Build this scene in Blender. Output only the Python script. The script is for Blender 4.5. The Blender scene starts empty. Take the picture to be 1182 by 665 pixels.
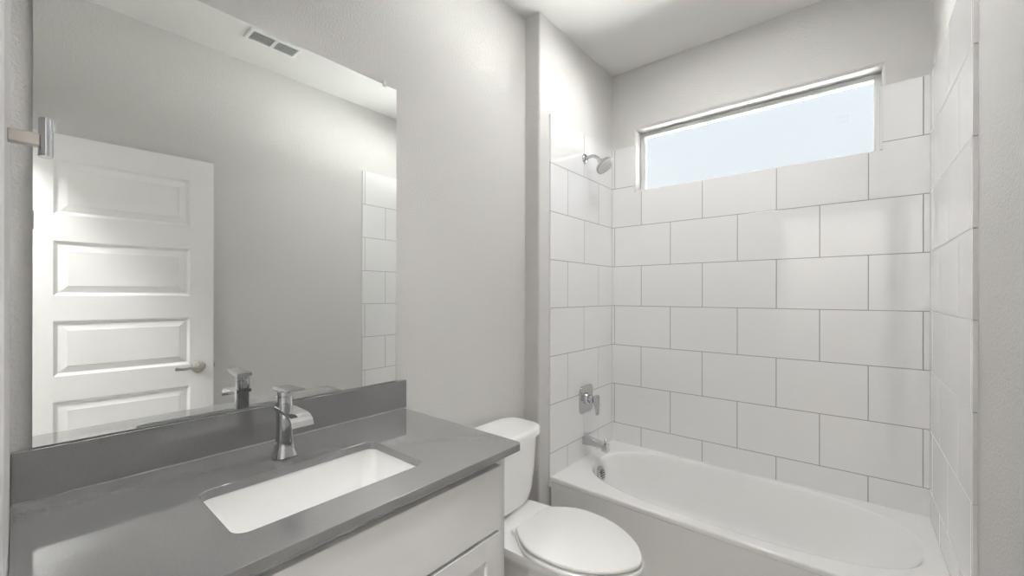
import bpy, bmesh, math, random
from mathutils import Vector, Matrix
random.seed(7)
SC = bpy.context.scene
COL = SC.collection
PI = math.pi

# ------------------------------------------------------------------ camera, sky, sun, exposure
cam_d = bpy.data.cameras.new('camera')
cam = bpy.data.objects.new('camera', cam_d); COL.objects.link(cam)
cam_d.sensor_fit = 'HORIZONTAL'; cam_d.sensor_width = 36.0
cam_d.lens = 36.0 * 474.79 / 1182.0
cam_d.shift_y = 8.34 / 1182.0
cam_d.clip_start = 0.02
CAM = Vector((1.318, 0.0, 1.302))
cam.location = CAM
cam.rotation_euler = (Matrix.Rotation(0.692244, 3, 'Z') @ Matrix.Rotation(PI / 2, 3, 'X')
                      @ Matrix.Rotation(0.00145, 3, 'Z')).to_euler()
SC.camera = cam

world = bpy.data.worlds.new('sky'); SC.world = world; world.use_nodes = True
wn = world.node_tree.nodes; wl = world.node_tree.links
bg = wn['Background']
tc = wn.new('ShaderNodeTexCoord'); sep = wn.new('ShaderNodeSeparateXYZ'); rmp = wn.new('ShaderNodeValToRGB')
wl.new(tc.outputs['Generated'], sep.inputs[0]); wl.new(sep.outputs['Z'], rmp.inputs[0]); wl.new(rmp.outputs[0], bg.inputs[0])
rmp.color_ramp.elements[0].color = (0.95, 0.975, 1.0, 1); rmp.color_ramp.elements[0].position = 0.0
rmp.color_ramp.elements[1].color = (0.76, 0.86, 1.0, 1); rmp.color_ramp.elements[1].position = 0.9
bg.inputs[1].default_value = 0.72

SUN_STRENGTH = 165.0
CEILING_FILL_GLOW = 43.0  # this and the next two: strengths of the added fill lights
HALL_FILL_GLOW = 135.0
VANITY_FILL_GLOW = 190.0
sd = bpy.data.lights.new('sun', 'SUN'); sd.energy = SUN_STRENGTH; sd.angle = 0.02; sd.color = (1.0, 0.985, 0.965)
so = bpy.data.objects.new('sun', sd); COL.objects.link(so)
so.rotation_euler = (math.radians(32), 0, math.radians(12))   # high, from behind the house: never enters the window

def area(name, loc, size, energy, color, rot=(0, 0, 0), shape='DISK'):
    d = bpy.data.lights.new(name, 'AREA'); d.shape = shape
    if shape == 'RECTANGLE': d.size, d.size_y = size
    else: d.size = size
    d.energy = energy; d.color = color
    o = bpy.data.objects.new(name, d); COL.objects.link(o); o.location = loc; o.rotation_euler = rot
    return o

SC.view_settings.view_transform = 'Standard'
SC.view_settings.look = 'None'
SC.view_settings.gamma = 1.0
SC.view_settings.use_curve_mapping = False
SC.view_settings.exposure = 0.48
SC.cycles.use_denoising = True
SC.cycles.max_bounces = 16; SC.cycles.diffuse_bounces = 10; SC.cycles.glossy_bounces = 8
SC.cycles.transparent_max_bounces = 8
SC.cycles.caustics_reflective = False
SC.cycles.sample_clamp_indirect = 60.0
SC.cycles.use_adaptive_sampling = False

# ------------------------------------------------------------------ materials
def mat(name, color, rough=0.5, metal=0.0, bump=None, spec=0.5, coat=0.0, vary=0.0, vscale=3.0):
    m = bpy.data.materials.new(name); m.use_nodes = True
    n = m.node_tree.nodes; l = m.node_tree.links; b = n['Principled BSDF']
    b.inputs['Base Color'].default_value = (*color, 1); b.inputs['Roughness'].default_value = rough
    b.inputs['Metallic'].default_value = metal; b.inputs['Specular IOR Level'].default_value = spec
    b.inputs['Coat Weight'].default_value = coat; b.inputs['Coat Roughness'].default_value = 0.05
    geo = n.new('ShaderNodeNewGeometry')
    if bump:
        scale, strength, dist, detail = bump
        nz = n.new('ShaderNodeTexNoise'); nz.inputs['Scale'].default_value = scale; nz.inputs['Detail'].default_value = detail
        bp = n.new('ShaderNodeBump'); bp.inputs['Strength'].default_value = strength; bp.inputs['Distance'].default_value = dist
        l.new(geo.outputs['Position'], nz.inputs['Vector']); l.new(nz.outputs['Fac'], bp.inputs['Height'])
        l.new(bp.outputs['Normal'], b.inputs['Normal'])
    if vary:
        nz = n.new('ShaderNodeTexNoise'); nz.inputs['Scale'].default_value = vscale; nz.inputs['Detail'].default_value = 4
        cr = n.new('ShaderNodeValToRGB')
        cr.color_ramp.elements[0].position = 0.3; cr.color_ramp.elements[1].position = 0.7
        cr.color_ramp.elements[0].color = (*[c * (1 - vary) for c in color], 1)
        cr.color_ramp.elements[1].color = (*[min(1, c * (1 + vary)) for c in color], 1)
        l.new(geo.outputs['Position'], nz.inputs['Vector']); l.new(nz.outputs['Fac'], cr.inputs[0])
        l.new(cr.outputs[0], b.inputs['Base Color'])
    return m

M = {}
M['wall'] = mat('greige_orange_peel_paint', (0.645, 0.637, 0.627), 0.6, bump=(150, 0.5, 0.005, 2.0), spec=0.3)
M['ceiling'] = mat('white_ceiling_paint', (0.74, 0.735, 0.725), 0.8, bump=(120, 0.25, 0.003, 2.0), spec=0.2)
M['floor'] = mat('grey_vinyl_plank', (0.42, 0.40, 0.38), 0.45, vary=0.12, vscale=9)
M['trim'] = mat('white_semigloss_trim', (0.82, 0.82, 0.82), 0.35)
M['door'] = mat('white_door_paint', (0.80, 0.80, 0.80), 0.4)
M['tile'] = mat('white_glazed_tile', (0.81, 0.81, 0.815), 0.04, spec=0.9, coat=0.3)
M['grout'] = mat('grey_grout', (0.34, 0.338, 0.335), 0.85, vary=0.06, vscale=60)
M['tub'] = mat('white_tub_enamel', (0.87, 0.87, 0.865), 0.12)
M['porcelain'] = mat('white_porcelain', (0.90, 0.90, 0.895), 0.08)
M['seat'] = mat('white_seat_plastic', (0.80, 0.80, 0.79), 0.2)
M['chrome'] = mat('polished_chrome', (0.58, 0.585, 0.60), 0.05, 1.0)
M['nickel'] = mat('brushed_nickel', (0.46, 0.44, 0.41), 0.28, 1.0)
M['dark'] = mat('dark_recess', (0.08, 0.08, 0.08), 0.8)  # near-black for the shade inside recesses, also the vanity lamp shades
M['cabinet'] = mat('pale_grey_cabinet_paint', (0.63, 0.63, 0.625), 0.4)
M['vinyl'] = mat('white_window_vinyl', (0.74, 0.75, 0.75), 0.35)
M['quartz'] = mat('grey_quartz', (0.195, 0.195, 0.196), 0.06, spec=1.0, coat=1.0, vary=0.07, vscale=420)
M['quartz_dark'] = mat('charcoal_quartz', (0.06, 0.06, 0.06), 0.16, vary=0.08, vscale=420)
M['ground'] = mat('pale_concrete', (0.60, 0.60, 0.59), 0.9, vary=0.08, vscale=2)
M['clip'] = mat('clear_plastic_clip', (0.75, 0.76, 0.76), 0.2)
M['mirror'] = mat('silvered_glass', (0.89, 0.905, 0.89), 0.0, 1.0)
M['mirror_edge'] = mat('mirror_edge', (0.10, 0.12, 0.115), 0.3)

def glass_mat():
    m = bpy.data.materials.new('clear_window_glass'); m.use_nodes = True
    n = m.node_tree.nodes; l = m.node_tree.links; n.clear()
    out = n.new('ShaderNodeOutputMaterial'); mix = n.new('ShaderNodeMixShader')
    tr = n.new('ShaderNodeBsdfTransparent'); gl = n.new('ShaderNodeBsdfGlossy'); fr = n.new('ShaderNodeFresnel')
    tr.inputs[0].default_value = (0.97, 0.985, 0.98, 1); gl.inputs['Roughness'].default_value = 0.0
    fr.inputs[0].default_value = 1.45
    l.new(fr.outputs[0], mix.inputs[0]); l.new(tr.outputs[0], mix.inputs[1]); l.new(gl.outputs[0], mix.inputs[2])
    l.new(mix.outputs[0], out.inputs[0])
    return m
M['glass'] = glass_mat()
def fill_mat(name, glow):  # emitters of the added fill lights
    m = bpy.data.materials.new(name); m.use_nodes = True
    b = m.node_tree.nodes['Principled BSDF']
    b.inputs['Base Color'].default_value = (0.9, 0.88, 0.84, 1)
    b.inputs['Emission Color'].default_value = (1.0, 0.985, 0.965, 1); b.inputs['Emission Strength'].default_value = glow
    return m
M['lamp'] = fill_mat('lit_opal_glass', CEILING_FILL_GLOW)
M['vanity_lamp'] = fill_mat('lit_vanity_diffuser', VANITY_FILL_GLOW)
M['hall_lamp'] = fill_mat('lit_opal_glass_hall', HALL_FILL_GLOW)

# ------------------------------------------------------------------ object helpers
def obj(name, bm, m, parent=None, smooth=None, label=None, cat=None, group=None, kind=None, loc=None, rot=None):
    me = bpy.data.meshes.new(name)
    bmesh.ops.recalc_face_normals(bm, faces=bm.faces)
    bm.to_mesh(me); bm.free()
    for x in (m if isinstance(m, (list, tuple)) else [m]):
        me.materials.append(M[x])
    if smooth is not None:
        for p in me.polygons: p.use_smooth = True
        me.set_sharp_from_angle(angle=math.radians(smooth))
    o = bpy.data.objects.new(name, me); COL.objects.link(o)
    if smooth is not None:
        w = o.modifiers.new('weighted_normal', 'WEIGHTED_NORMAL'); w.keep_sharp = True; w.weight = 100
    if parent: o.parent = parent
    if loc is not None: o.location = loc
    if rot is not None: o.rotation_euler = rot
    if label: o['label'] = label
    if cat: o['category'] = cat
    if group: o['group'] = group
    if kind: o['kind'] = kind
    return o

def thing(name, label, cat, loc=(0, 0, 0), rot=(0, 0, 0), kind=None):
    o = bpy.data.objects.new(name, None); COL.objects.link(o)
    o.location = loc; o.rotation_euler = rot; o.empty_display_size = 0.05
    if label: o['label'] = label
    if cat: o['category'] = cat
    if kind: o['kind'] = kind
    return o

def bm_box(bm, x0, x1, y0, y1, z0, z1, bev=0.0, seg=2, mi=0, edges=None):
    vs = [bm.verts.new((x, y, z)) for z in (z0, z1) for y in (y0, y1) for x in (x0, x1)]
    fs = []
    for q in ((0, 2, 3, 1), (4, 5, 7, 6), (0, 1, 5, 4), (2, 6, 7, 3), (0, 4, 6, 2), (1, 3, 7, 5)):
        f = bm.faces.new([vs[i] for i in q]); f.material_index = mi; fs.append(f)
    if bev:
        es = list({e for f in fs for e in f.edges})
        if edges: es = [e for e in es if edges(e)]
        r = bmesh.ops.bevel(bm, geom=es, offset=bev, segments=seg, profile=0.5, affect='EDGES')
        for f in r['faces']: f.material_index = mi
    return bm

def box(x0, x1, y0, y1, z0, z1, bev=0.0, seg=2):
    return bm_box(bmesh.new(), x0, x1, y0, y1, z0, z1, bev, seg)

def loft(bm, rings, cap0=True, cap1=True, mi=0, closed=True):
    R = [[bm.verts.new(p) for p in r] for r in rings]
    n = len(R[0])
    for a, b in zip(R[:-1], R[1:]):
        for i in range(n if closed else n - 1):
            j = (i + 1) % n
            f = bm.faces.new((a[i], a[j], b[j], b[i])); f.material_index = mi
    if cap0: f = bm.faces.new(R[0][::-1]); f.material_index = mi
    if cap1: f = bm.faces.new(R[-1]); f.material_index = mi
    return R

def lathe(bm, prof, origin=(0, 0, 0), axis='Z', n=32, mi=0):
    """prof: list of (radius, height)"""
    o = Vector(origin)
    def P(r, h, a):
        c, s = r * math.cos(a), r * math.sin(a)
        if axis == 'Z': return o + Vector((c, s, h))
        if axis == 'X': return o + Vector((h, c, s))
        return o + Vector((c, h, s))
    rings = [[P(max(r, 1e-4), h, 2 * PI * i / n) for i in range(n)] for r, h in prof]
    loft(bm, rings, mi=mi)
    return bm

def tube(bm, pts, radii, n=16, mi=0):
    pts = [Vector(p) for p in pts]
    if not isinstance(radii, (list, tuple)): radii = [radii] * len(pts)
    rings = []; up = None
    for i, p in enumerate(pts):
        t = (pts[min(i + 1, len(pts) - 1)] - pts[max(i - 1, 0)]).normalized()
        if up is None:
            up = Vector((0, 0, 1)) if abs(t.z) < 0.9 else Vector((0, 1, 0))
        a = t.cross(up).normalized(); b = a.cross(t).normalized(); up = b
        rings.append([p + radii[i] * (math.cos(2 * PI * k / n) * a + math.sin(2 * PI * k / n) * b) for k in range(n)])
    loft(bm, rings, mi=mi)
    return bm

def spline(pts, per=8, closed=False):
    out = []; n = len(pts)
    rng = range(n if closed else n - 1)
    for i in rng:
        g = (lambda k: pts[k % n]) if closed else (lambda k: pts[min(max(k, 0), n - 1)])
        p0, p1, p2, p3 = (Vector(g(i - 1)), Vector(g(i)), Vector(g(i + 1)), Vector(g(i + 2)))
        for s in range(per):
            t = s / per
            out.append(0.5 * ((2 * p1) + (p2 - p0) * t + (2 * p0 - 5 * p1 + 4 * p2 - p3) * t * t + (3 * p1 - p0 - 3 * p2 + p3) * t ** 3))
    if not closed: out.append(Vector(pts[-1]))
    return out

def superring(cx, cy, a, b, nexp, z, N=96):
    r = []
    for i in range(N):
        t = 2 * PI * i / N
        c, s = math.cos(t), math.sin(t)
        k = 1 / max(abs(c), abs(s)) if nexp is None else (abs(c) ** nexp + abs(s) ** nexp) ** (-1 / nexp)
        r.append(Vector((cx + a * c * k, cy + b * s * k, z)))
    return r

def offset_poly(pts, d):
    """inward offset of a CCW 2-d polygon"""
    n = len(pts); out = []
    for i in range(n):
        p0, p1, p2 = Vector(pts[i - 1]), Vector(pts[i]), Vector(pts[(i + 1) % n])
        e1 = (p1 - p0).normalized(); e2 = (p2 - p1).normalized()
        n1 = Vector((-e1.y, e1.x)); n2 = Vector((-e2.y, e2.x))
        k = 1 + n1.dot(n2)
        out.append(p1 + (n1 + n2) * (d / max(k, 0.05)))
    return out

def rounded_rect(x0, x1, y0, y1, r, n=6):
    pts = []
    for cx, cy, a0 in ((x1 - r, y1 - r, 0), (x0 + r, y1 - r, 90), (x0 + r, y0 + r, 180), (x1 - r, y0 + r, 270)):
        for k in range(n + 1):
            a = math.radians(a0 + 90 * k / n)
            pts.append((cx + r * math.cos(a), cy + r * math.sin(a)))
    return pts

def plate(bm, pts, z0, z1, bev=0.002, seg=3, mapf=lambda u, v, w: (u, v, w), mi=0, both=False):
    """prism over a CCW outline with a rounded top edge (and bottom edge)"""
    rings = []
    def lay(d, z): rings.append([mapf(p[0], p[1], z) for p in (offset_poly(pts, d) if d > 1e-7 else [Vector(q) for q in pts])])
    if both:
        for k in range(seg + 1):
            a = PI / 2 * k / seg; lay(bev * (1 - math.sin(a)), z0 + bev * (1 - math.cos(a)))
    else: lay(0, z0)
    for k in range(seg + 1):
        a = PI / 2 * k / seg; lay(bev * (1 - math.cos(a)), z1 - bev * (1 - math.sin(a)))
    loft(bm, rings, mi=mi)
    return bm

# ------------------------------------------------------------------ room shell
CEIL = 2.743
XR = 1.583          # right wall paint
XT = 1.572          # right tile face
XB = 0.091          # plumbing wall paint
XL = 0.1015         # plumbing wall tile face
YB = 2.5105         # back wall paint
YT = 2.5003         # back wall tile face
YBUMP = 1.697       # where the plumbing wall steps out
YF = -0.0075        # inner face of the doorway wall
ZTILE = 2.2506; HT = 0.25388; WT = 0.3586
WX0, WX1, WZ0, WZ1 = 0.252, 1.420, 1.957, 2.352   # window opening
DX0, DX1 = 0.80, 1.555                             # doorway

obj('floor', box(-0.1, XR + 0.1, -1.7, YB + 0.1, -0.06, 0.0), 'floor', kind='structure')
obj('ceiling', box(-0.1, XR + 0.1, -1.7, YB + 0.14, CEIL, CEIL + 0.08), 'ceiling', kind='structure')
obj('wall_left', box(-0.1, 0.0, YF - 0.115, YB + 0.14, 0, CEIL), 'wall', kind='structure')
wall_right = obj('wall_right', box(XR, XR + 0.1, -1.7, YB + 0.14, 0, CEIL), 'wall', kind='structure')
bm = bmesh.new()
bm_box(bm, -0.0, XB, YBUMP, YB, 0, CEIL, 0.012, 4, edges=lambda e: abs(e.verts[0].co.x - XB) < 1e-4 and abs(e.verts[1].co.x - XB) < 1e-4 and abs(e.verts[0].co.y - YBUMP) < 1e-4 and abs(e.verts[1].co.y - YBUMP) < 1e-4)
wall_alcove = obj('wall_alcove', bm, 'wall', smooth=30, kind='structure')

# back wall with the window hole and bull-nosed plaster edge
bm = bmesh.new(); r = 0.020; depth = 0.13
rings = [[(0.0, YB, 0.0), (XR, YB, 0.0), (XR, YB, CEIL), (0.0, YB, CEIL)]]
for k in range(6):
    a = PI / 2 * k / 5
    o_ = r * (1 - math.sin(a)); d_ = r * (1 - math.cos(a))
    rings.append([(x, YB + d_, z) for x, z in ((WX0 - o_, WZ0 - o_), (WX1 + o_, WZ0 - o_), (WX1 + o_, WZ1 + o_), (WX0 - o_, WZ1 + o_))])
rings.append([(x, YB + depth, z) for x, z in ((WX0, WZ0), (WX1, WZ0), (WX1, WZ1), (WX0, WZ1))])
rings.append([(0.0, YB + depth, 0.0), (XR, YB + depth, 0.0), (XR, YB + depth, CEIL), (0.0, YB + depth, CEIL)])
rings.append(rings[0])
loft(bm, rings, False, False)
bmesh.ops.remove_doubles(bm, verts=bm.verts, dist=1e-6)
wall_back = obj('wall_back', bm, 'wall', smooth=30, kind='structure')

# doorway wall (its inner face holds the hook; the camera stands in the doorway)
bm = bmesh.new()
bm_box(bm, 0.0, 0.655, YF - 0.115, YF, 0, CEIL)
bm_box(bm, 0.655, DX1 + 0.02, YF - 0.115, YF, 2.09, CEIL)
obj('wall_front', bm, 'wall', kind='structure')
bm = bmesh.new()
bm_box(bm, 0.6553, DX0, YF - 0.112, YF, 0, 2.0895, 0.003)
obj('trim_1', bm, 'trim', kind='structure', label='white door jamb at the left edge of the doorway')
bm = bmesh.new()
bm_box(bm, DX1, XR - 0.0005, YF - 0.115, YF, 0, 2.0895, 0.002)
obj('trim_2', bm, 'trim', kind='structure', label='white hinge side jamb of the doorway')
# hall behind the doorway
bm = bmesh.new()
bm_box(bm, -0.1, XR + 0.1, -1.75, -1.7, 0, CEIL)
obj('wall_rear', bm, 'wall', kind='structure')
obj('wall_hall', box(-0.15, -0.1, -1.7, YF - 0.115, 0, CEIL), 'wall', kind='structure')
# outside ground: reflects sunlight up through the window
obj('ground', box(-14, 16, YB + 0.2, 26, -0.5, -0.35), 'ground', kind='structure')

def baseboard(name, x0, x1, y0, y1):
    obj(name, box(x0, x1, y0, y1, 0, 0.085, 0.004), 'trim', kind='structure')
baseboard('baseboard_left', 0.0003, 0.0123, 0.9005, YBUMP - 0.0125)
baseboard('baseboard_alcove', 0.0003, XB + 0.012, YBUMP - 0.0123, YBUMP - 0.0003)
baseboard('baseboard_right', XR - 0.0123, XR - 0.0003, 0.02, 1.66)

# ------------------------------------------------------------------ tile cladding
GJ = 0.0034
def clad(name, parent, u_lo, u_hi, joint, mapf, hole=None, thick=0.0105):
    """running-bond tiles; joint = u of a vertical joint of the even rows; v is height"""
    bm = bmesh.new()
    zb = 0.30
    def grout(u0, u1, v0, v1):
        f = bm.faces.new([bm.verts.new(mapf(*p, -0.0006)) for p in ((u0, v0), (u1, v0), (u1, v1), (u0, v1))]); f.material_index = 1
    if hole:
        grout(u_lo, u_hi, zb, hole[2]); grout(u_lo, hole[0], hole[2], ZTILE - 0.001); grout(hole[1], u_hi, hole[2], ZTILE - 0.001)
    else: grout(u_lo + 0.001, u_hi, zb, ZTILE - 0.001)
    j = 0
    while True:
        v1 = ZTILE - j * HT; v0 = max(v1 - HT, zb)
        if v1 <= zb + 0.01: break
        base = joint + (WT / 2 if j % 2 else 0)
        k = math.floor((u_lo - base) / WT) - 1
        while base + k * WT < u_hi:
            a, b = base + k * WT, base + (k + 1) * WT
            k += 1
            a, b = max(a, u_lo), min(b, u_hi)
            if b - a < 0.006: continue
            g = GJ / 2
            A = a + (g if a > u_lo + 1e-6 else 0); B = b - (g if b < u_hi - 1e-6 else 0)
            V0 = v0 + (g if v0 > zb else 0); V1 = v1 - (g if j else 0)
            poly = [(A, V0), (B, V0), (B, V1), (A, V1)]
            if hole:
                h0, h1, hz = hole
                if V0 >= hz - 0.02:      # fully beside the hole
                    if A >= h0 and B <= h1: continue
                    if A < h0 < B: B = h0
                    if A < h1 < B: A = h1
                    if B - A < 0.006: continue
                    poly = [(A, V0), (B, V0), (B, V1), (A, V1)]
                elif V1 > hz:
                    if A >= h0 and B <= h1: poly = [(A, V0), (B, V0), (B, hz), (A, hz)]
                    elif A < h0 < B: poly = [(A, V0), (B, V0), (B, hz), (h0, hz), (h0, V1), (A, V1)]
                    elif A < h1 < B: poly = [(A, V0), (B, V0), (B, V1), (h1, V1), (h1, hz), (A, hz)]
            plate(bm, poly, -thick + 0.0003, 0.0, 0.0009, 2, mapf)
        j += 1
    return obj(name, bm, ['tile', 'grout'], parent, kind='structure' if not parent else None)

clad('tile_cladding', wall_back, XL, XT, 0.1170, lambda u, v, w: (u, YT - w, v), (WX0, WX1, WZ0))
clad('tile_cladding', wall_alcove, 1.782, YT, 2.1310, lambda u, v, w: (XL + w, u, v))
clad('tile_cladding', wall_right, 1.684, YT, 2.0630, lambda u, v, w: (XT - w, u, v), thick=0.0108)

# ------------------------------------------------------------------ window
win = thing('window_1', None, None, (0, 0, 0), kind='structure')
win['label'] = 'wide short white framed window high in the tiled back wall'
bm = bmesh.new(); yf = YB + 0.088
FW = 0.024
def ringframe(bm, x0, x1, z0, z1, w, y0, y1, bev=0.003):
    rings = []
    for (d, y) in ((0, y1), (0, y0 + bev), (bev, y0), (w - bev, y0), (w, y0 + bev), (w, y1)):
        rings.append([(x0 + d, y, z0 + d), (x1 - d, y, z0 + d), (x1 - d, y, z1 - d), (x0 + d, y, z1 - d)])
    rings.append(rings[0])
    loft(bm, rings, False, False); bmesh.ops.remove_doubles(bm, verts=bm.verts, dist=1e-6)
ringframe(bm, WX0 + 0.0005, WX1 - 0.0005, WZ0 + 0.0005, WZ1 - 0.0005, FW, yf, YB + 0.125)
obj('window_frame', bm, 'vinyl', win)
bm = bmesh.new(); ringframe(bm, WX0 + FW - 0.002, WX1 - FW + 0.002, WZ0 + FW - 0.002, WZ1 - FW + 0.002, 0.005, yf + 0.012, yf + 0.030, 0.001)
obj('glazing_bead', bm, 'vinyl', win)
obj('glass_pane', box(WX0 + FW, WX1 - FW, yf + 0.018, yf + 0.024, WZ0 + FW, WZ1 - FW), 'glass', win)
bm = bmesh.new()
bm_box(bm, WX0 - 0.0, WX1, YT + 0.0108, yf - 0.0005, WZ0 + 0.0003, WZ0 + 0.008, 0.001)
obj('tile_sill', bm, 'tile', win)
bm = bmesh.new()
for s, x in ((1, WX0), (-1, WX1)):
    bm_box(bm, min(x + s * 0.0003, x + s * 0.0085), max(x + s * 0.0003, x + s * 0.0085), YT - 0.0002, YB + 0.045, WZ0 + 0.0085, ZTILE, 0.001)
obj('jamb_tile', bm, 'tile', win)

# ------------------------------------------------------------------ bathtub
tub = thing('bathtub', 'white alcove bathtub along the tiled back wall under the window', 'bathtub', (0.835, 2.14, 0))
TX0, TX1, TY0, TY1, TZ = XL + 0.0006, XT - 0.0006, 1.785, YT - 0.0006, 0.353
ox, oy = 0.835, 2.14
def rect_ring(x0, x1, y0, y1, z, N=96):
    return superring((x0 + x1) / 2 - ox, (y0 + y1) / 2 - oy, (x1 - x0) / 2, (y1 - y0) / 2, None, z, N)
bm = bmesh.new()
R = [rect_ring(TX0, TX1, TY0 + 0.006, TY1, 0.0), rect_ring(TX0, TX1, TY0 + 0.006, TY1, 0.322), rect_ring(TX0, TX1, TY0 + 0.004, TY1, 0.327),
     rect_ring(TX0, TX1, TY0, TY1, 0.331), rect_ring(TX0, TX1, TY0, TY1, 0.343)]
for k in range(1, 5):
    a = PI / 2 * k / 4
    R.append(rect_ring(TX0, TX1, TY0 + 0.010 * (1 - math.cos(a)), TY1, 0.343 + 0.010 * math.sin(a)))
bx0, bx1, by0, by1 = 0.185, 1.522, 1.848, 2.474
def basin(d, z, n=2.7, dr=0.0):
    x0, x1, y0, y1 = bx0 + d, bx1 - d - dr, by0 + d, by1 - d
    return superring((x0 + x1) / 2 - ox, (y0 + y1) / 2 - oy, (x1 - x0) / 2, (y1 - y0) / 2, n, z)
R += [basin(-0.008, 0.3535), basin(-0.003, 0.3525), basin(0.003, 0.348), basin(0.008, 0.338), basin(0.014, 0.315, 2.7, 0.01), basin(0.026, 0.25, 2.8, 0.05),
      basin(0.040, 0.17, 2.9, 0.11), basin(0.055, 0.115, 3.0, 0.16), basin(0.075, 0.085, 3.0, 0.19), basin(0.105, 0.070, 3.0, 0.20), basin(0.16, 0.066, 3.0, 0.20)]
loft(bm, R, True, True)
obj('tub_body', bm, 'tub', tub, smooth=35)
bm = bmesh.new()   # overflow plate on the sloped end wall
ovx, ovy, ovz = 0.196 - ox, 2.128 - oy, 0.285
lathe(bm, [(0.0, 0.004), (0.030, 0.010), (0.038, 0.0085), (0.0425, 0.004), (0.043, -0.004)][::-1], (0, 0, 0), 'X', 32)
ov = obj('overflow_plate', bm, 'chrome', tub, smooth=40, loc=(ovx + 0.016, ovy, ovz), rot=(0, math.radians(-14), 0), label='round chrome overflow plate')
bm = bmesh.new()
for i in range(5):
    zz = -0.022 + i * 0.011
    w = math.sqrt(0.030 ** 2 - zz ** 2)
    bm_box(bm, 0.0082, 0.0112, -w * 0.8 + 0.004, w * 0.8 + 0.004, zz - 0.0014, zz + 0.0014, 0.0005)
obj('overflow_slot', bm, 'dark', ov)  # solid dark bars, the slots' shade put into the colour
bm = bmesh.new(); lathe(bm, [(0.034, 0.0), (0.034, 0.003), (0.028, 0.006), (0.016, 0.007), (0.0, 0.007)], (0.34 - ox, 2.13 - oy, 0.0655), 'Z', 32)
obj('drain', bm, 'chrome', tub, smooth=40)

# ------------------------------------------------------------------ shower fittings on the plumbing wall
sp = thing('tub_spout', 'chrome tub spout on the tiled wall below the shower valve', 'tub spout', (XL, 2.137, 0.452))
bm = bmesh.new()
rings = []
for (x, hw, zt, zb, e) in ((0.0005, 0.0255, 0.024, -0.024, 5), (0.004, 0.0265, 0.025, -0.025, 5), (0.03, 0.0255, 0.024, -0.022, 5), (0.08, 0.0245, 0.018, -0.019, 5), (0.12, 0.0235, 0.012, -0.020, 5),
                       (0.124, 0.0235, 0.0115, -0.037, 6), (0.147, 0.0230, 0.0095, -0.039, 6), (0.152, 0.0222, 0.007, -0.038, 6), (0.154, 0.020, 0.004, -0.035, 6)):
    rings.append([(x, p.x, p.y) for p in superring(0, (zt + zb) / 2, hw, (zt - zb) / 2, e, 0, 32)])
loft(bm, rings); obj('spout_body', bm, 'chrome', sp, smooth=35)
bm = bmesh.new(); lathe(bm, [(0.0045, 0.004), (0.0045, 0.020), (0.008, 0.022), (0.008, 0.030), (0.006, 0.032), (0.0, 0.032)], (0.136, 0, 0), 'Z', 20)
obj('diverter_knob', bm, 'chrome', sp, smooth=40)

va = thing('shower_valve', 'chrome shower valve with square plate and lever handle above the tub spout', 'shower valve', (XL, 2.152, 0.690))
bm = bmesh.new(); plate(bm, rounded_rect(-0.078, 0.078, -0.080, 0.080, 0.03, 8), 0.0004, 0.007, 0.004, 4, lambda u, v, w: (w, u, v))
obj('escutcheon', bm, 'chrome', va, smooth=40)
bm = bmesh.new(); lathe(bm, [(0.033, 0.0068), (0.033, 0.018), (0.030, 0.022), (0.024, 0.024), (0.0235, 0.050), (0.022, 0.056), (0.0, 0.057)], (0, 0, 0.004), 'X', 36)
obj('hub', bm, 'chrome', va, smooth=40)
bm = bmesh.new()
rings = []
for (z, x0, x1, hw) in ((0.030, 0.057, 0.078, 0.021), (0.022, 0.056, 0.082, 0.0235), (0.0, 0.056, 0.083, 0.0235), (-0.02, 0.062, 0.083, 0.0225), (-0.05, 0.070, 0.082, 0.0195), (-0.078, 0.073, 0.080, 0.017), (-0.082, 0.0745, 0.079, 0.015)):
    rings.append([(p.x, p.y, z) for p in superring((x0 + x1) / 2, 0, (x1 - x0) / 2, hw, 5, 0, 24)])
loft(bm, rings); obj('lever_handle', bm, 'chrome', va, smooth=35)

sh = thing('shower', 'chrome shower head on a curved arm high on the tiled wall beside the window', 'shower head', (XL, 2.137, 2.105))
bm = bmesh.new(); lathe(bm, [(0.029, 0.0004), (0.029, 0.003), (0.024, 0.009), (0.014, 0.013), (0.011, 0.013)], (0, 0, 0), 'X', 32)
obj('flange', bm, 'chrome', sh, smooth=40)
bm = bmesh.new(); path = spline([(0.004, 0, 0), (0.03, 0, 0.006), (0.055, 0, 0.005), (0.078, 0, -0.008), (0.098, 0, -0.030)], 6)
tube(bm, path, 0.0095, 16); obj('shower_arm', bm, 'chrome', sh, smooth=50)
hd = bmesh.new()
lathe(hd, [(0.0125, 0.012), (0.016, 0.004), (0.016, -0.006), (0.013, -0.012), (0.020, -0.018), (0.040, -0.026), (0.052, -0.032), (0.054, -0.038), (0.053, -0.044), (0.049, -0.046)], (0, 0, 0), 'Z', 36)
head = obj('spray_head', hd, 'chrome', sh, smooth=40, loc=(0.102, 0, -0.036), rot=(math.radians(-4), math.radians(-42), 0))
bm = bmesh.new(); lathe(bm, [(0.0485, -0.0455), (0.046, -0.0485), (0.0, -0.0490)], (0, 0, 0), 'Z', 36)
for rr, cnt in ((0.012, 6), (0.026, 12), (0.039, 18)):
    for k in range(cnt):
        a = 2 * PI * k / cnt
        lathe(bm, [(0.0022, -0.048), (0.0018, -0.0515), (0.0, -0.0518)], (rr * math.cos(a), rr * math.sin(a), 0), 'Z', 6)
obj('spray_face', bm, 'clip', head, smooth=40)

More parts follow.
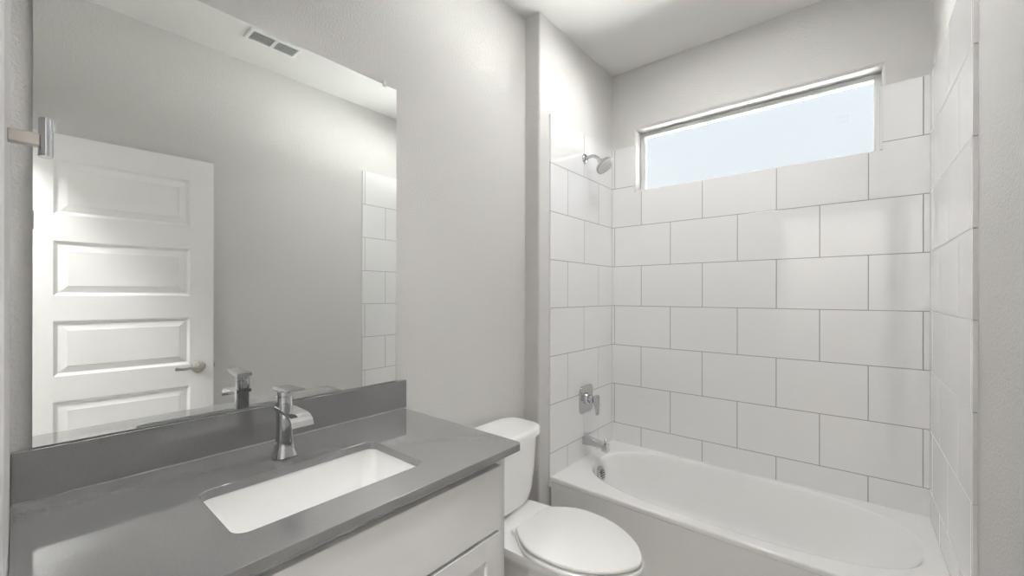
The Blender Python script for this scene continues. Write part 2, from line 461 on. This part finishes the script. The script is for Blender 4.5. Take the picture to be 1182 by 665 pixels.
# ------------------------------------------------------------------ vanity
CT, CB = 0.878, 0.858
VY0, VY1 = YF + 0.0008, 0.900
CF = 0.545           # face frame plane
van = thing('vanity_cabinet', 'pale grey painted vanity cabinet under the dark grey countertop', 'cabinet', (0.28, 0.45, 0))
vx, vy = 0.28, 0.45
bm = bmesh.new()
t = 0.018
bm_box(bm, 0.0005 - vx, CF - vx, VY1 - t - vy, VY1 - vy, 0, CB - 0.0005, 0.001)     # right side panel
bm_box(bm, 0.0005 - vx, CF - vx, VY0 - vy, VY0 + t - vy, 0, CB - 0.0005, 0.001)
bm_box(bm, 0.0005 - vx, CF - vx - 0.02, VY0 + t - vy, VY1 - t - vy, 0.10, 0.118)
bm_box(bm, 0.47 - vx, 0.485 - vx, VY0 + t - vy, VY1 - t - vy, 0, 0.10)              # toe kick
bm_box(bm, 0.0005 - vx, 0.008 - vx, VY0 + t - vy, VY1 - t - vy, 0.118, CB - 0.001)
obj('carcass', bm, 'cabinet', van)
bm = bmesh.new()
def ff(y0, y1, z0, z1): bm_box(bm, CF - 0.019 - vx, CF - vx, y0 - vy, y1 - vy, z0, z1, 0.0008)
ff(VY0 + t, 0.038, 0.10, CB - 0.0006); ff(0.852, VY1 - t, 0.10, CB - 0.0006)
ff(0.038, 0.852, 0.815, CB - 0.0006); ff(0.038, 0.852, 0.625, 0.665); ff(0.038, 0.852, 0.10, 0.14); ff(0.425, 0.475, 0.14, 0.625)
obj('face_frame', bm, 'cabinet', van)
DFX = CF + 0.0005
obj('drawer_front', box(DFX - vx, DFX + 0.019 - vx, 0.028 - vy, 0.862 - vy, 0.656, 0.829, 0.0015), 'cabinet', van)
def shaker(y0, y1, z0, z1):
    bm = bmesh.new(); w = 0.057; x0, x1 = DFX - vx, DFX + 0.019 - vx
    def fr(a0, a1, b0, b1): bm_box(bm, x0, x1, a0 - vy, a1 - vy, b0, b1, 0.0012)
    fr(y0, y0 + w, z0, z1); fr(y1 - w, y1, z0, z1); fr(y0 + w, y1 - w, z0, z0 + w); fr(y0 + w, y1 - w, z1 - w, z1)
    d = obj('cabinet_door', bm, 'cabinet', van)
    bm = box(x0 + 0.001, x1 - 0.010, y0 + w - vy, y1 - w - vy, z0 + w, z1 - w)
    obj('door_panel', bm, 'cabinet', d)
shaker(0.028, 0.443, 0.125, 0.646); shaker(0.447, 0.862, 0.125, 0.646)

ct = thing('countertop', 'dark grey quartz countertop with backsplash on the vanity', 'countertop', (0.29, 0.46, CB))
cx_, cy_ = 0.29, 0.46
SX0, SX1, SY0, SY1 = 0.240, 0.484, 0.246, 0.662
outer = rounded_rect(0.0006 - cx_, 0.586 - cx_, VY0 - cy_, 0.932 - cy_, 0.018, 6)
# only the front right corner is rounded: square off the others
def sq(p, c): return c
n7 = 7
outer[n7:2 * n7] = [(0.0006 - cx_, 0.932 - cy_)] * n7
outer[2 * n7:3 * n7] = [(0.0006 - cx_, VY0 - cy_)] * n7
outer[3 * n7:4 * n7] = [(0.586 - cx_, VY0 - cy_)] * n7
inner = rounded_rect(SX0 - cx_, SX1 - cx_, SY0 - cy_, SY1 - cy_, 0.028, 6)
bm = bmesh.new()
H = CT - CB; e = 0.0018
def lay(pts, z): return [(p[0], p[1], z) for p in pts]
def shrink(pts, d):   # scale about centre, good enough for a hairline arris
    mx = sum(p[0] for p in pts) / len(pts); my = sum(p[1] for p in pts) / len(pts)
    lx = max(abs(p[0] - 0) for p in pts)
    ax = (max(p[0] for p in pts) + min(p[0] for p in pts)) / 2; ay = (max(p[1] for p in pts) + min(p[1] for p in pts)) / 2
    hx = (max(p[0] for p in pts) - min(p[0] for p in pts)) / 2; hy = (max(p[1] for p in pts) - min(p[1] for p in pts)) / 2
    return [(ax + (p[0] - ax) * (1 - d / hx), ay + (p[1] - ay) * (1 - d / hy)) for p in pts]
loft(bm, [lay(inner, 0), lay(outer, 0), lay(outer, H - e), lay(shrink(outer, e * 0.35), H - e * 0.35), lay(shrink(outer, e), H),
          lay(shrink(inner, -e), H), lay(shrink(inner, -e * 0.35), H - e * 0.35), lay(inner, H - e), lay(inner, 0)], False, False)
bmesh.ops.remove_doubles(bm, verts=bm.verts, dist=1e-6)
slab = obj('slab', bm, 'quartz', ct, smooth=35)
obj('backsplash', box(0.0006 - cx_, 0.0205 - cx_, VY0 - cy_, 0.944 - cy_ - 0.002, H + 0.0004, H + 0.1035, 0.0012), 'quartz', ct)

bm = bmesh.new(); tube(bm, [(0.0213 - cx_, VY0 + 0.002 - cy_, H + 0.0008), (0.0213 - cx_, 0.941 - cy_, H + 0.0008)], 0.0014, 8)
obj('caulk_line', bm, 'grout', ct, smooth=60, label='thin pale caulk line')

# undermount basin
sk = thing('sink', 'white rectangular undermount sink set into the countertop', 'sink', (0.362, 0.454, 0.72))
kx, ky = 0.362, 0.454
bm = bmesh.new()
def sring(d, z, r): return [(p[0] - kx, p[1] - ky, z - 0.72) for p in rounded_rect(SX0 - 0.006 + d, SX1 + 0.006 - d, SY0 - 0.006 + d, SY1 + 0.006 - d, r, 6)]
R = [sring(-0.022, CB - 0.012, 0.04), sring(-0.022, CB - 0.0006, 0.04), sring(0.0, CB - 0.0006, 0.030), sring(0.003, CB - 0.005, 0.03), sring(0.008, CB - 0.06, 0.032), sring(0.018, 0.745, 0.035),
     sring(0.030, 0.728, 0.035), sring(0.050, 0.722, 0.035), sring(0.085, 0.718, 0.03)]
loft(bm, R, False, True)
R2 = [sring(-0.022, CB - 0.012, 0.04), sring(-0.006, CB - 0.03, 0.04), sring(0.0, 0.74, 0.04), sring(0.03, 0.708, 0.04)]
loft(bm, R2, False, True)
bmesh.ops.remove_doubles(bm, verts=bm.verts, dist=1e-6)
obj('basin', bm, 'porcelain', sk, smooth=40)
bm = bmesh.new(); lathe(bm, [(0.024, 0), (0.024, 0.003), (0.019, 0.005), (0.0, 0.0055)], (0.0, 0.0, -0.0015), 'Z', 28)
obj('drain', bm, 'chrome', sk, smooth=40)

# faucet
fa = thing('faucet', 'chrome single lever faucet with a flat curved spout standing behind the sink', 'faucet', (0.166, 0.452, CT + 0.0003))
bm = bmesh.new()
rings = []
for (z, a, b, n_) in ((0.0, 0.0255, 0.0265, 3.4), (0.002, 0.0262, 0.0272, 3.4), (0.006, 0.0250, 0.0258, 3.4), (0.02, 0.0215, 0.0222, 3.4), (0.04, 0.0192, 0.0198, 3.4), (0.07, 0.0180, 0.0185, 3.4), (0.10, 0.0178, 0.0182, 3.4), (0.121, 0.0178, 0.0182, 3.4)):
    rings.append(superring(0, 0, a, b, n_, z, 40))
loft(bm, rings); obj('body', bm, 'chrome', fa, smooth=35)
bm = bmesh.new()   # flat waterfall spout that curls over at its end
path = spline([(-0.016, 0, 0.1255), (0.02, 0, 0.1255), (0.06, 0, 0.1245), (0.085, 0, 0.1205), (0.100, 0, 0.112), (0.108, 0, 0.098)], 5)
rings = []
for i, p in enumerate(path):
    q = path[min(i + 1, len(path) - 1)] - path[max(i - 1, 0)]; q.normalize()
    nrm = Vector((-q.z, 0, q.x)); hw = 0.0200 + 0.0062 * min(1, max(0, p.x / 0.1)); th = 0.0040 if p.x > 0.03 else 0.0048
    ring = []
    for (s, w) in ((-1, -0.85), (-1, 0.85), (-0.96, 1), (0.96, 1), (1, 0.85), (1, -0.85), (0.96, -1), (-0.96, -1)):
        ring.append(p + nrm * th * w + Vector((0, s * hw, 0)))
    rings.append(ring)
loft(bm, rings); obj('spout', bm, 'chrome', fa, smooth=40)
bm = bmesh.new(); loft(bm, [superring(-0.003, 0, a, b, 3.2, z, 36) for z, a, b in ((0.1295, 0.0176, 0.0180), (0.157, 0.0178, 0.0182), (0.158, 0.0160, 0.0164), (0.1595, 0.0160, 0.0164), (0.1605, 0.0178, 0.0182), (0.172, 0.0180, 0.0184))])
obj('cartridge_housing', bm, 'chrome', fa, smooth=35)
bm = bmesh.new()
path = [(-0.024, 0.1765), (-0.01, 0.1765), (0.02, 0.1775), (0.05, 0.180), (0.078, 0.184)]
rings = []
for i, (x, z) in enumerate(path):
    hw = (0.0195, 0.0205, 0.0205, 0.020, 0.019)[i]; th = (0.0050, 0.0055, 0.0052, 0.0042, 0.0028)[i]
    rings.append([(x, s * hw, z + w * th) for s, w in ((-1, -0.7), (-1, 0.7), (-0.94, 1), (0.94, 1), (1, 0.7), (1, -0.7), (0.94, -1), (-0.94, -1))])
loft(bm, rings); obj('lever_handle', bm, 'chrome', fa, smooth=40)

# ------------------------------------------------------------------ mirror
mr = thing('mirror', 'large frameless wall mirror standing on the backsplash', 'mirror', (0.001, 0.46, 0.981))
MY0, MY1, MZ0, MZ1 = 0.022, 0.905, 0.9835, 2.066
bm = bmesh.new()
bm_box(bm, 0, 0.006, MY0 - 0.46, MY1 - 0.46, MZ0 - 0.981, MZ1 - 0.981, mi=1)
for f in bm.faces:
    if f.calc_center_median().x > 0.0059: f.material_index = 0
obj('glass_sheet', bm, ['mirror', 'mirror_edge'], mr)
for (y, z, up) in ((0.855, MZ1, 1), (0.10, MZ1, 1)):
    bm = bmesh.new()
    bm_box(bm, 0.0, 0.0095, y - 0.46 - 0.008, y - 0.46 + 0.008, z - 0.981 + 0.0004, z - 0.981 + 0.014, 0.002)
    bm_box(bm, 0.0065, 0.0095, y - 0.46 - 0.006, y - 0.46 + 0.006, z - 0.981 - 0.008, z - 0.981 + 0.004, 0.001)
    obj('clip', bm, 'clip', mr)

# ------------------------------------------------------------------ toilet
to = thing('toilet', 'white two piece toilet between the vanity and the bathtub', 'toilet', (0.40, 1.315, 0))
tx, ty = 0.40, 1.315
def egg(xb, xf, hw, back, z, N=64, sq=2.3):
    """outline: xb back x, xf front x, half width hw, half width at the back edge"""
    pts = []
    L = xf - xb; xm = xb + 0.40 * L
    ctrl = [(xb + 0.000, 0), (xb + 0.000, -back * 0.75), (xb + 0.015, -back), (xb + 0.22 * L, -hw * 0.94), (xm, -hw), (xb + 0.62 * L, -hw * 0.92), (xb + 0.82 * L, -hw * 0.66), (xb + 0.95 * L, -hw * 0.33), (xf, 0)]
    full = ctrl + [(x, -y) for x, y in ctrl[-2:0:-1]]
    pp = spline([(x, y, 0) for x, y in full], 5, True)
    return [Vector((p.x - tx, p.y, z)) for p in pp]
# bowl: pedestal foot up to the rim, one surface
bm = bmesh.new()
R = [egg(0.20, 0.62, 0.110, 0.09, 0.0), egg(0.20, 0.62, 0.110, 0.09, 0.02), egg(0.21, 0.60, 0.098, 0.08, 0.05), egg(0.20, 0.57, 0.088, 0.075, 0.14), egg(0.18, 0.58, 0.090, 0.078, 0.20),
     egg(0.15, 0.63, 0.112, 0.085, 0.26), egg(0.10, 0.70, 0.148, 0.098, 0.31), egg(0.065, 0.748, 0.172, 0.118, 0.342), egg(0.055, 0.760, 0.179, 0.128, 0.357), egg(0.055, 0.764, 0.180, 0.13, 0.372), egg(0.058, 0.760, 0.177, 0.127, 0.380),
     egg(0.068, 0.750, 0.170, 0.12, 0.3815)]
loft(bm, R); obj('bowl', bm, 'porcelain', to, smooth=45)
def pad(name, mtl, xb, xf, hw, back, z0, z1, rnd, crown=0.0):
    bm = bmesh.new(); R = []
    for k in range(4):
        a = PI / 2 * k / 3; d = rnd * (1 - math.sin(a)); R.append(egg(xb + d, xf - d, hw - d, back - d, z0 + rnd * (1 - math.cos(a))))
    for k in range(5):
        a = PI / 2 * k / 4; d = rnd * (1 - math.cos(a)); R.append(egg(xb + d, xf - d, hw - d, back - d, z1 - rnd * (1 - math.sin(a))))
    for s in (0.75, 0.45, 0.2):
        L = (xf - xb) / 2; mx = (xf + xb) / 2
        R.append([Vector(((p.x + tx - mx) * s + mx - tx, p.y * s, z1 + crown * (1 - s * s))) for p in egg(xb + rnd, xf - rnd, hw - rnd, back - rnd, z1)])
    loft(bm, R); return obj(name, bm, mtl, to, smooth=45)
pad('seat', 'seat', 0.330, 0.785, 0.186, 0.118, 0.3855, 0.4010, 0.005)
pad('seat_lid', 'seat', 0.333, 0.779, 0.182, 0.116, 0.4065, 0.4200, 0.005, 0.004)
for s in (-1, 1):
    bm = bmesh.new(); bm_box(bm, 0.300 - tx, 0.345 - tx, s * 0.075 - 0.020, s * 0.075 + 0.020, 0.382, 0.395, 0.004, 3)
    obj('hinge', bm, 'seat', to, smooth=40)
# tank, bowed front
def tankring(x0, x1, hw, z, bow=0.02, n=5):
    pts = []
    for p in superring((x0 + x1) / 2, 0, (x1 - x0) / 2, hw, n, z, 64):
        if p.x > (x0 + x1) / 2: p.x -= bow * (abs(p.y) / hw) ** 2 * (p.x - (x0 + x1) / 2) / ((x1 - x0) / 2)
        pts.append(Vector((p.x - tx, p.y, z)))
    return pts
bm = bmesh.new()
R = [tankring(0.075, 0.185, 0.135, 0.384), tankring(0.062, 0.214, 0.165, 0.388), tankring(0.056, 0.225, 0.178, 0.400), tankring(0.050, 0.233, 0.188, 0.44), tankring(0.045, 0.243, 0.198, 0.55), tankring(0.042, 0.250, 0.206, 0.68)]
loft(bm, R); obj('tank', bm, 'porcelain', to, smooth=40)
bm = bmesh.new()
R = [tankring(0.036, 0.256, 0.212, 0.6805, 0.022), tankring(0.030, 0.263, 0.219, 0.684, 0.022), tankring(0.029, 0.264, 0.220, 0.704, 0.022), tankring(0.031, 0.262, 0.218, 0.713, 0.022), tankring(0.036, 0.256, 0.212, 0.719, 0.022), tankring(0.046, 0.245, 0.200, 0.7215, 0.022), tankring(0.10, 0.20, 0.12, 0.7235, 0.01)]
loft(bm, R); obj('tank_lid', bm, 'porcelain', to, smooth=40)
bm = bmesh.new(); lathe(bm, [(0.012, 0), (0.012, 0.008), (0.008, 0.012), (0.0, 0.012)], (0.231 - tx, -0.150, 0.635), 'X', 20)
tube(bm, [(0.243 - tx, -0.150, 0.635), (0.247 - tx, -0.120, 0.632), (0.249 - tx, -0.080, 0.628)], [0.005, 0.006, 0.005], 10)
obj('flush_lever', bm, 'chrome', to, smooth=40)

# ------------------------------------------------------------------ robe hook on the doorway wall
hk = thing('robe_hook', 'small chrome robe hook on the wall beside the mirror edge', 'hook', (0.48, YF, 1.5125))
bm = bmesh.new()
bm_box(bm, -0.008, 0.008, 0.0003, 0.028, -0.0125, 0.0030, 0.001)
obj('arm', bm, 'nickel', hk)
bm = bmesh.new()
rings = []
for z, k in ((-0.0255, 0.94), (-0.0245, 1.0), (0.0245, 1.0), (0.0255, 0.94)):
    rings.append([(p.x, p.y, z) for p in superring(0, 0.0330, 0.011 * k, 0.0072 * k, 2.4, 0, 32)])
loft(bm, rings); obj('hook_end', bm, 'chrome', hk, smooth=40)

# ------------------------------------------------------------------ door, standing open against the right wall (seen in the mirror)
DT = math.radians(90 + 4.0)
DW, DH, DTH = 0.718, 2.04, 0.035
door = thing('door_1', None, None, (1.552, 0.003, 0.0), (0, 0, DT), kind='structure')
door['label'] = 'white five panel door standing open, seen in the mirror'
# local frame: x along the width from the hinge, +y faces the vanity side after the turn
bm = bmesh.new()
def panel_face(bm, ys, yn):
    """one face of the leaf at y=ys with five sunk raised panels; yn=+1/-1 outward"""
    x0, x1 = 0.107, DW - 0.107
    zs = [(0.170, 0.425), (0.545, 0.802), (0.920, 1.179), (1.297, 1.553), (1.677, 1.932)]
    xs = [0, x0, x1, DW]; zz = [0.010]
    for a, b in zs: zz += [a, b]
    zz.append(0.010 + DH)
    V = {}
    def v(x, z, d=0.0):
        k = (round(x, 5), round(z, 5), round(d, 5))
        if k not in V: V[k] = bm.verts.new((x, ys - yn * d, z))
        return V[k]
    for i in range(3):
        for j in range(len(zz) - 1):
            if i == 1 and j % 2 == 1:
                a, b = zz[j], zz[j + 1]
                prev = None
                for (m_, d) in ((0, 0), (0.004, 0.003), (0.012, 0.0085), (0.016, 0.009), (0.044, 0.0035), (0.046, 0.0022)):
                    ring = [v(x0 + m_, a + m_, d), v(x1 - m_, a + m_, d), v(x1 - m_, b - m_, d), v(x0 + m_, b - m_, d)]
                    if prev:
                        for q in range(4): bm.faces.new((prev[q], prev[(q + 1) % 4], ring[(q + 1) % 4], ring[q]))
                    prev = ring
                bm.faces.new(prev)
            else:
                bm.faces.new((v(xs[i], zz[j]), v(xs[i + 1], zz[j]), v(xs[i + 1], zz[j + 1]), v(xs[i], zz[j + 1])))
panel_face(bm, 0.0, 1); panel_face(bm, -DTH, -1)
for (a, b) in (((0, 0.010), (DW, 0.010)), ((DW, 0.010), (DW, 0.010 + DH)), ((DW, 0.010 + DH), (0, 0.010 + DH)), ((0, 0.010 + DH), (0, 0.010))):
    bm.faces.new([bm.verts.new(p) for p in ((a[0], 0, a[1]), (b[0], 0, b[1]), (b[0], -DTH, b[1]), (a[0], -DTH, a[1]))])
bmesh.ops.remove_doubles(bm, verts=bm.verts, dist=1e-5)
obj('door_leaf', bm, 'door', door)
for s in (1, -1):
    y0 = 0.0004 if s > 0 else -DTH - 0.0004
    bm = bmesh.new(); kx_, kz_ = DW - 0.070, 0.902
    lathe(bm, [(0.033, 0), (0.033, s * 0.004), (0.029, s * 0.009), (0.016, s * 0.013), (0.012, s * 0.018), (0.012, s * 0.040), (0.016, s * 0.046), (0.012, s * 0.054), (0.0, s * 0.056)], (kx_, y0, kz_), 'Y', 28)
    tube(bm, spline([(kx_, y0 + s * 0.046, kz_), (kx_ - 0.03, y0 + s * 0.049, kz_ + 0.002), (kx_ - 0.07, y0 + s * 0.048, kz_ - 0.001), (kx_ - 0.105, y0 + s * 0.046, kz_ + 0.003)], 5), [0.010] + [0.0075] * 8 + [0.007] * 4 + [0.0085, 0.0095, 0.008], 12)
    obj('door_handle', bm, 'nickel', door, smooth=45)
bm = box(DW + 0.0003, DW + 0.010, -DTH / 2 - 0.006, -DTH / 2 + 0.006, 0.892, 0.912, 0.002)
obj('latch', bm, 'nickel', door)

# ------------------------------------------------------------------ ceiling vent (seen in the mirror)
ve = thing('ceiling_vent', 'white ceiling air register seen at the top of the mirror', 'vent', (1.246, 0.942, CEIL))
bm = bmesh.new()
VX, VYh = 0.064, 0.135
prof = [(0.0, -0.0004), (0.0, -0.004), (0.006, -0.009), (0.017, -0.010), (0.019, -0.006), (0.019, -0.0008)]
rings = [[(-VX + d, -VYh + d, z), (VX - d, -VYh + d, z), (VX - d, VYh - d, z), (-VX + d, VYh - d, z)] for d, z in prof]
loft(bm, rings, False, False)
bm_box(bm, -VX + 0.018, VX - 0.018, -0.008, 0.008, -0.0098, -0.004)
obj('vent_frame', bm, 'trim', ve)
obj('duct_opening', box(-VX + 0.015, VX - 0.015, -VYh + 0.015, VYh - 0.015, -0.0009, -0.0005), 'dark', ve)  # flat dark sheet, the shade inside the duct given by colour
for half in (-1, 1):
    for k in range(6):
        x = -0.040 + k * 0.016
        bm = bmesh.new()
        y0, y1 = (0.009, VYh - 0.018) if half > 0 else (-VYh + 0.018, -0.009)
        vs = [bm.verts.new(p) for p in ((x, y0, -0.0095), (x, y1, -0.0095), (x + 0.003, y1, -0.003), (x + 0.003, y0, -0.003))]
        vs2 = [bm.verts.new(v.co + Vector((0.0012, 0, -0.0002))) for v in vs]
        bm.faces.new(vs); bm.faces.new(vs2[::-1])
        for q in range(4): bm.faces.new((vs[q], vs[(q + 1) % 4], vs2[(q + 1) % 4], vs2[q]))
        obj('slat', bm, 'trim', ve)

# ------------------------------------------------------------------ fill lamps added outside the view
def fill_disc(name, label, x, y, rad, lit):
    L = thing(name, label, 'light', (x, y, CEIL))
    bm = bmesh.new()
    R = []
    for rr, z in ((rad + 0.016, -0.0005), (rad + 0.016, -0.006), (rad + 0.010, -0.012), (rad + 0.001, -0.0125), (rad + 0.001, -0.0005)):
        R.append([Vector((rr * math.cos(2 * PI * k / 48), rr * math.sin(2 * PI * k / 48), z)) for k in range(48)])
    loft(bm, R, False, False); obj('trim_ring', bm, 'trim', L, smooth=40)
    bm = bmesh.new(); lathe(bm, [(rad, -0.001), (rad, -0.0105)], (0, 0, 0), 'Z', 48)
    obj('diffuser', bm, lit, L, smooth=40)
fill_disc('ceiling_light', 'round slim ceiling light over the front edge of the bathtub', 0.79, 1.70, 0.13, 'lamp')  # unseen source added to brighten the room from above
fill_disc('hall_light', 'round slim ceiling light in the hall behind the doorway', 1.10, -0.62, 0.18, 'hall_lamp')  # unseen source added behind the camera to fill fronts and door

vl = thing('vanity_light', 'brushed nickel bar light with three black downward shades above the mirror', 'light', (0.0, 0.46, 2.39))  # unseen fixture added to brighten the counter and sink
obj('back_plate', box(0.0004, 0.022, -0.30, 0.30, -0.035, 0.035, 0.004), 'nickel', vl)
for k in (-1, 0, 1):
    y = k * 0.21
    bm = bmesh.new(); tube(bm, [(0.022, y, 0.0), (0.14, y, 0.0), (0.18, y, -0.012), (0.19, y, -0.03)], 0.008, 12)
    obj('arm', bm, 'nickel', vl, smooth=50)
    bm = bmesh.new(); pr = [(0.018, -0.025), (0.034, -0.030), (0.046, -0.045), (0.050, -0.150), (0.0475, -0.150), (0.0435, -0.047), (0.032, -0.034), (0.0, -0.033)]
    lathe(bm, pr[::-1], (0.19, y, 0.0), 'Z', 32)
    sd_ = obj('shade', bm, 'dark', vl, smooth=40)  # opaque, keeps the added light out of the tile reflections
    bm = bmesh.new(); lathe(bm, [(0.040, -0.052), (0.041, -0.058)], (0.19, y, 0.0), 'Z', 32)
    obj('diffuser', bm, 'vanity_lamp', sd_)
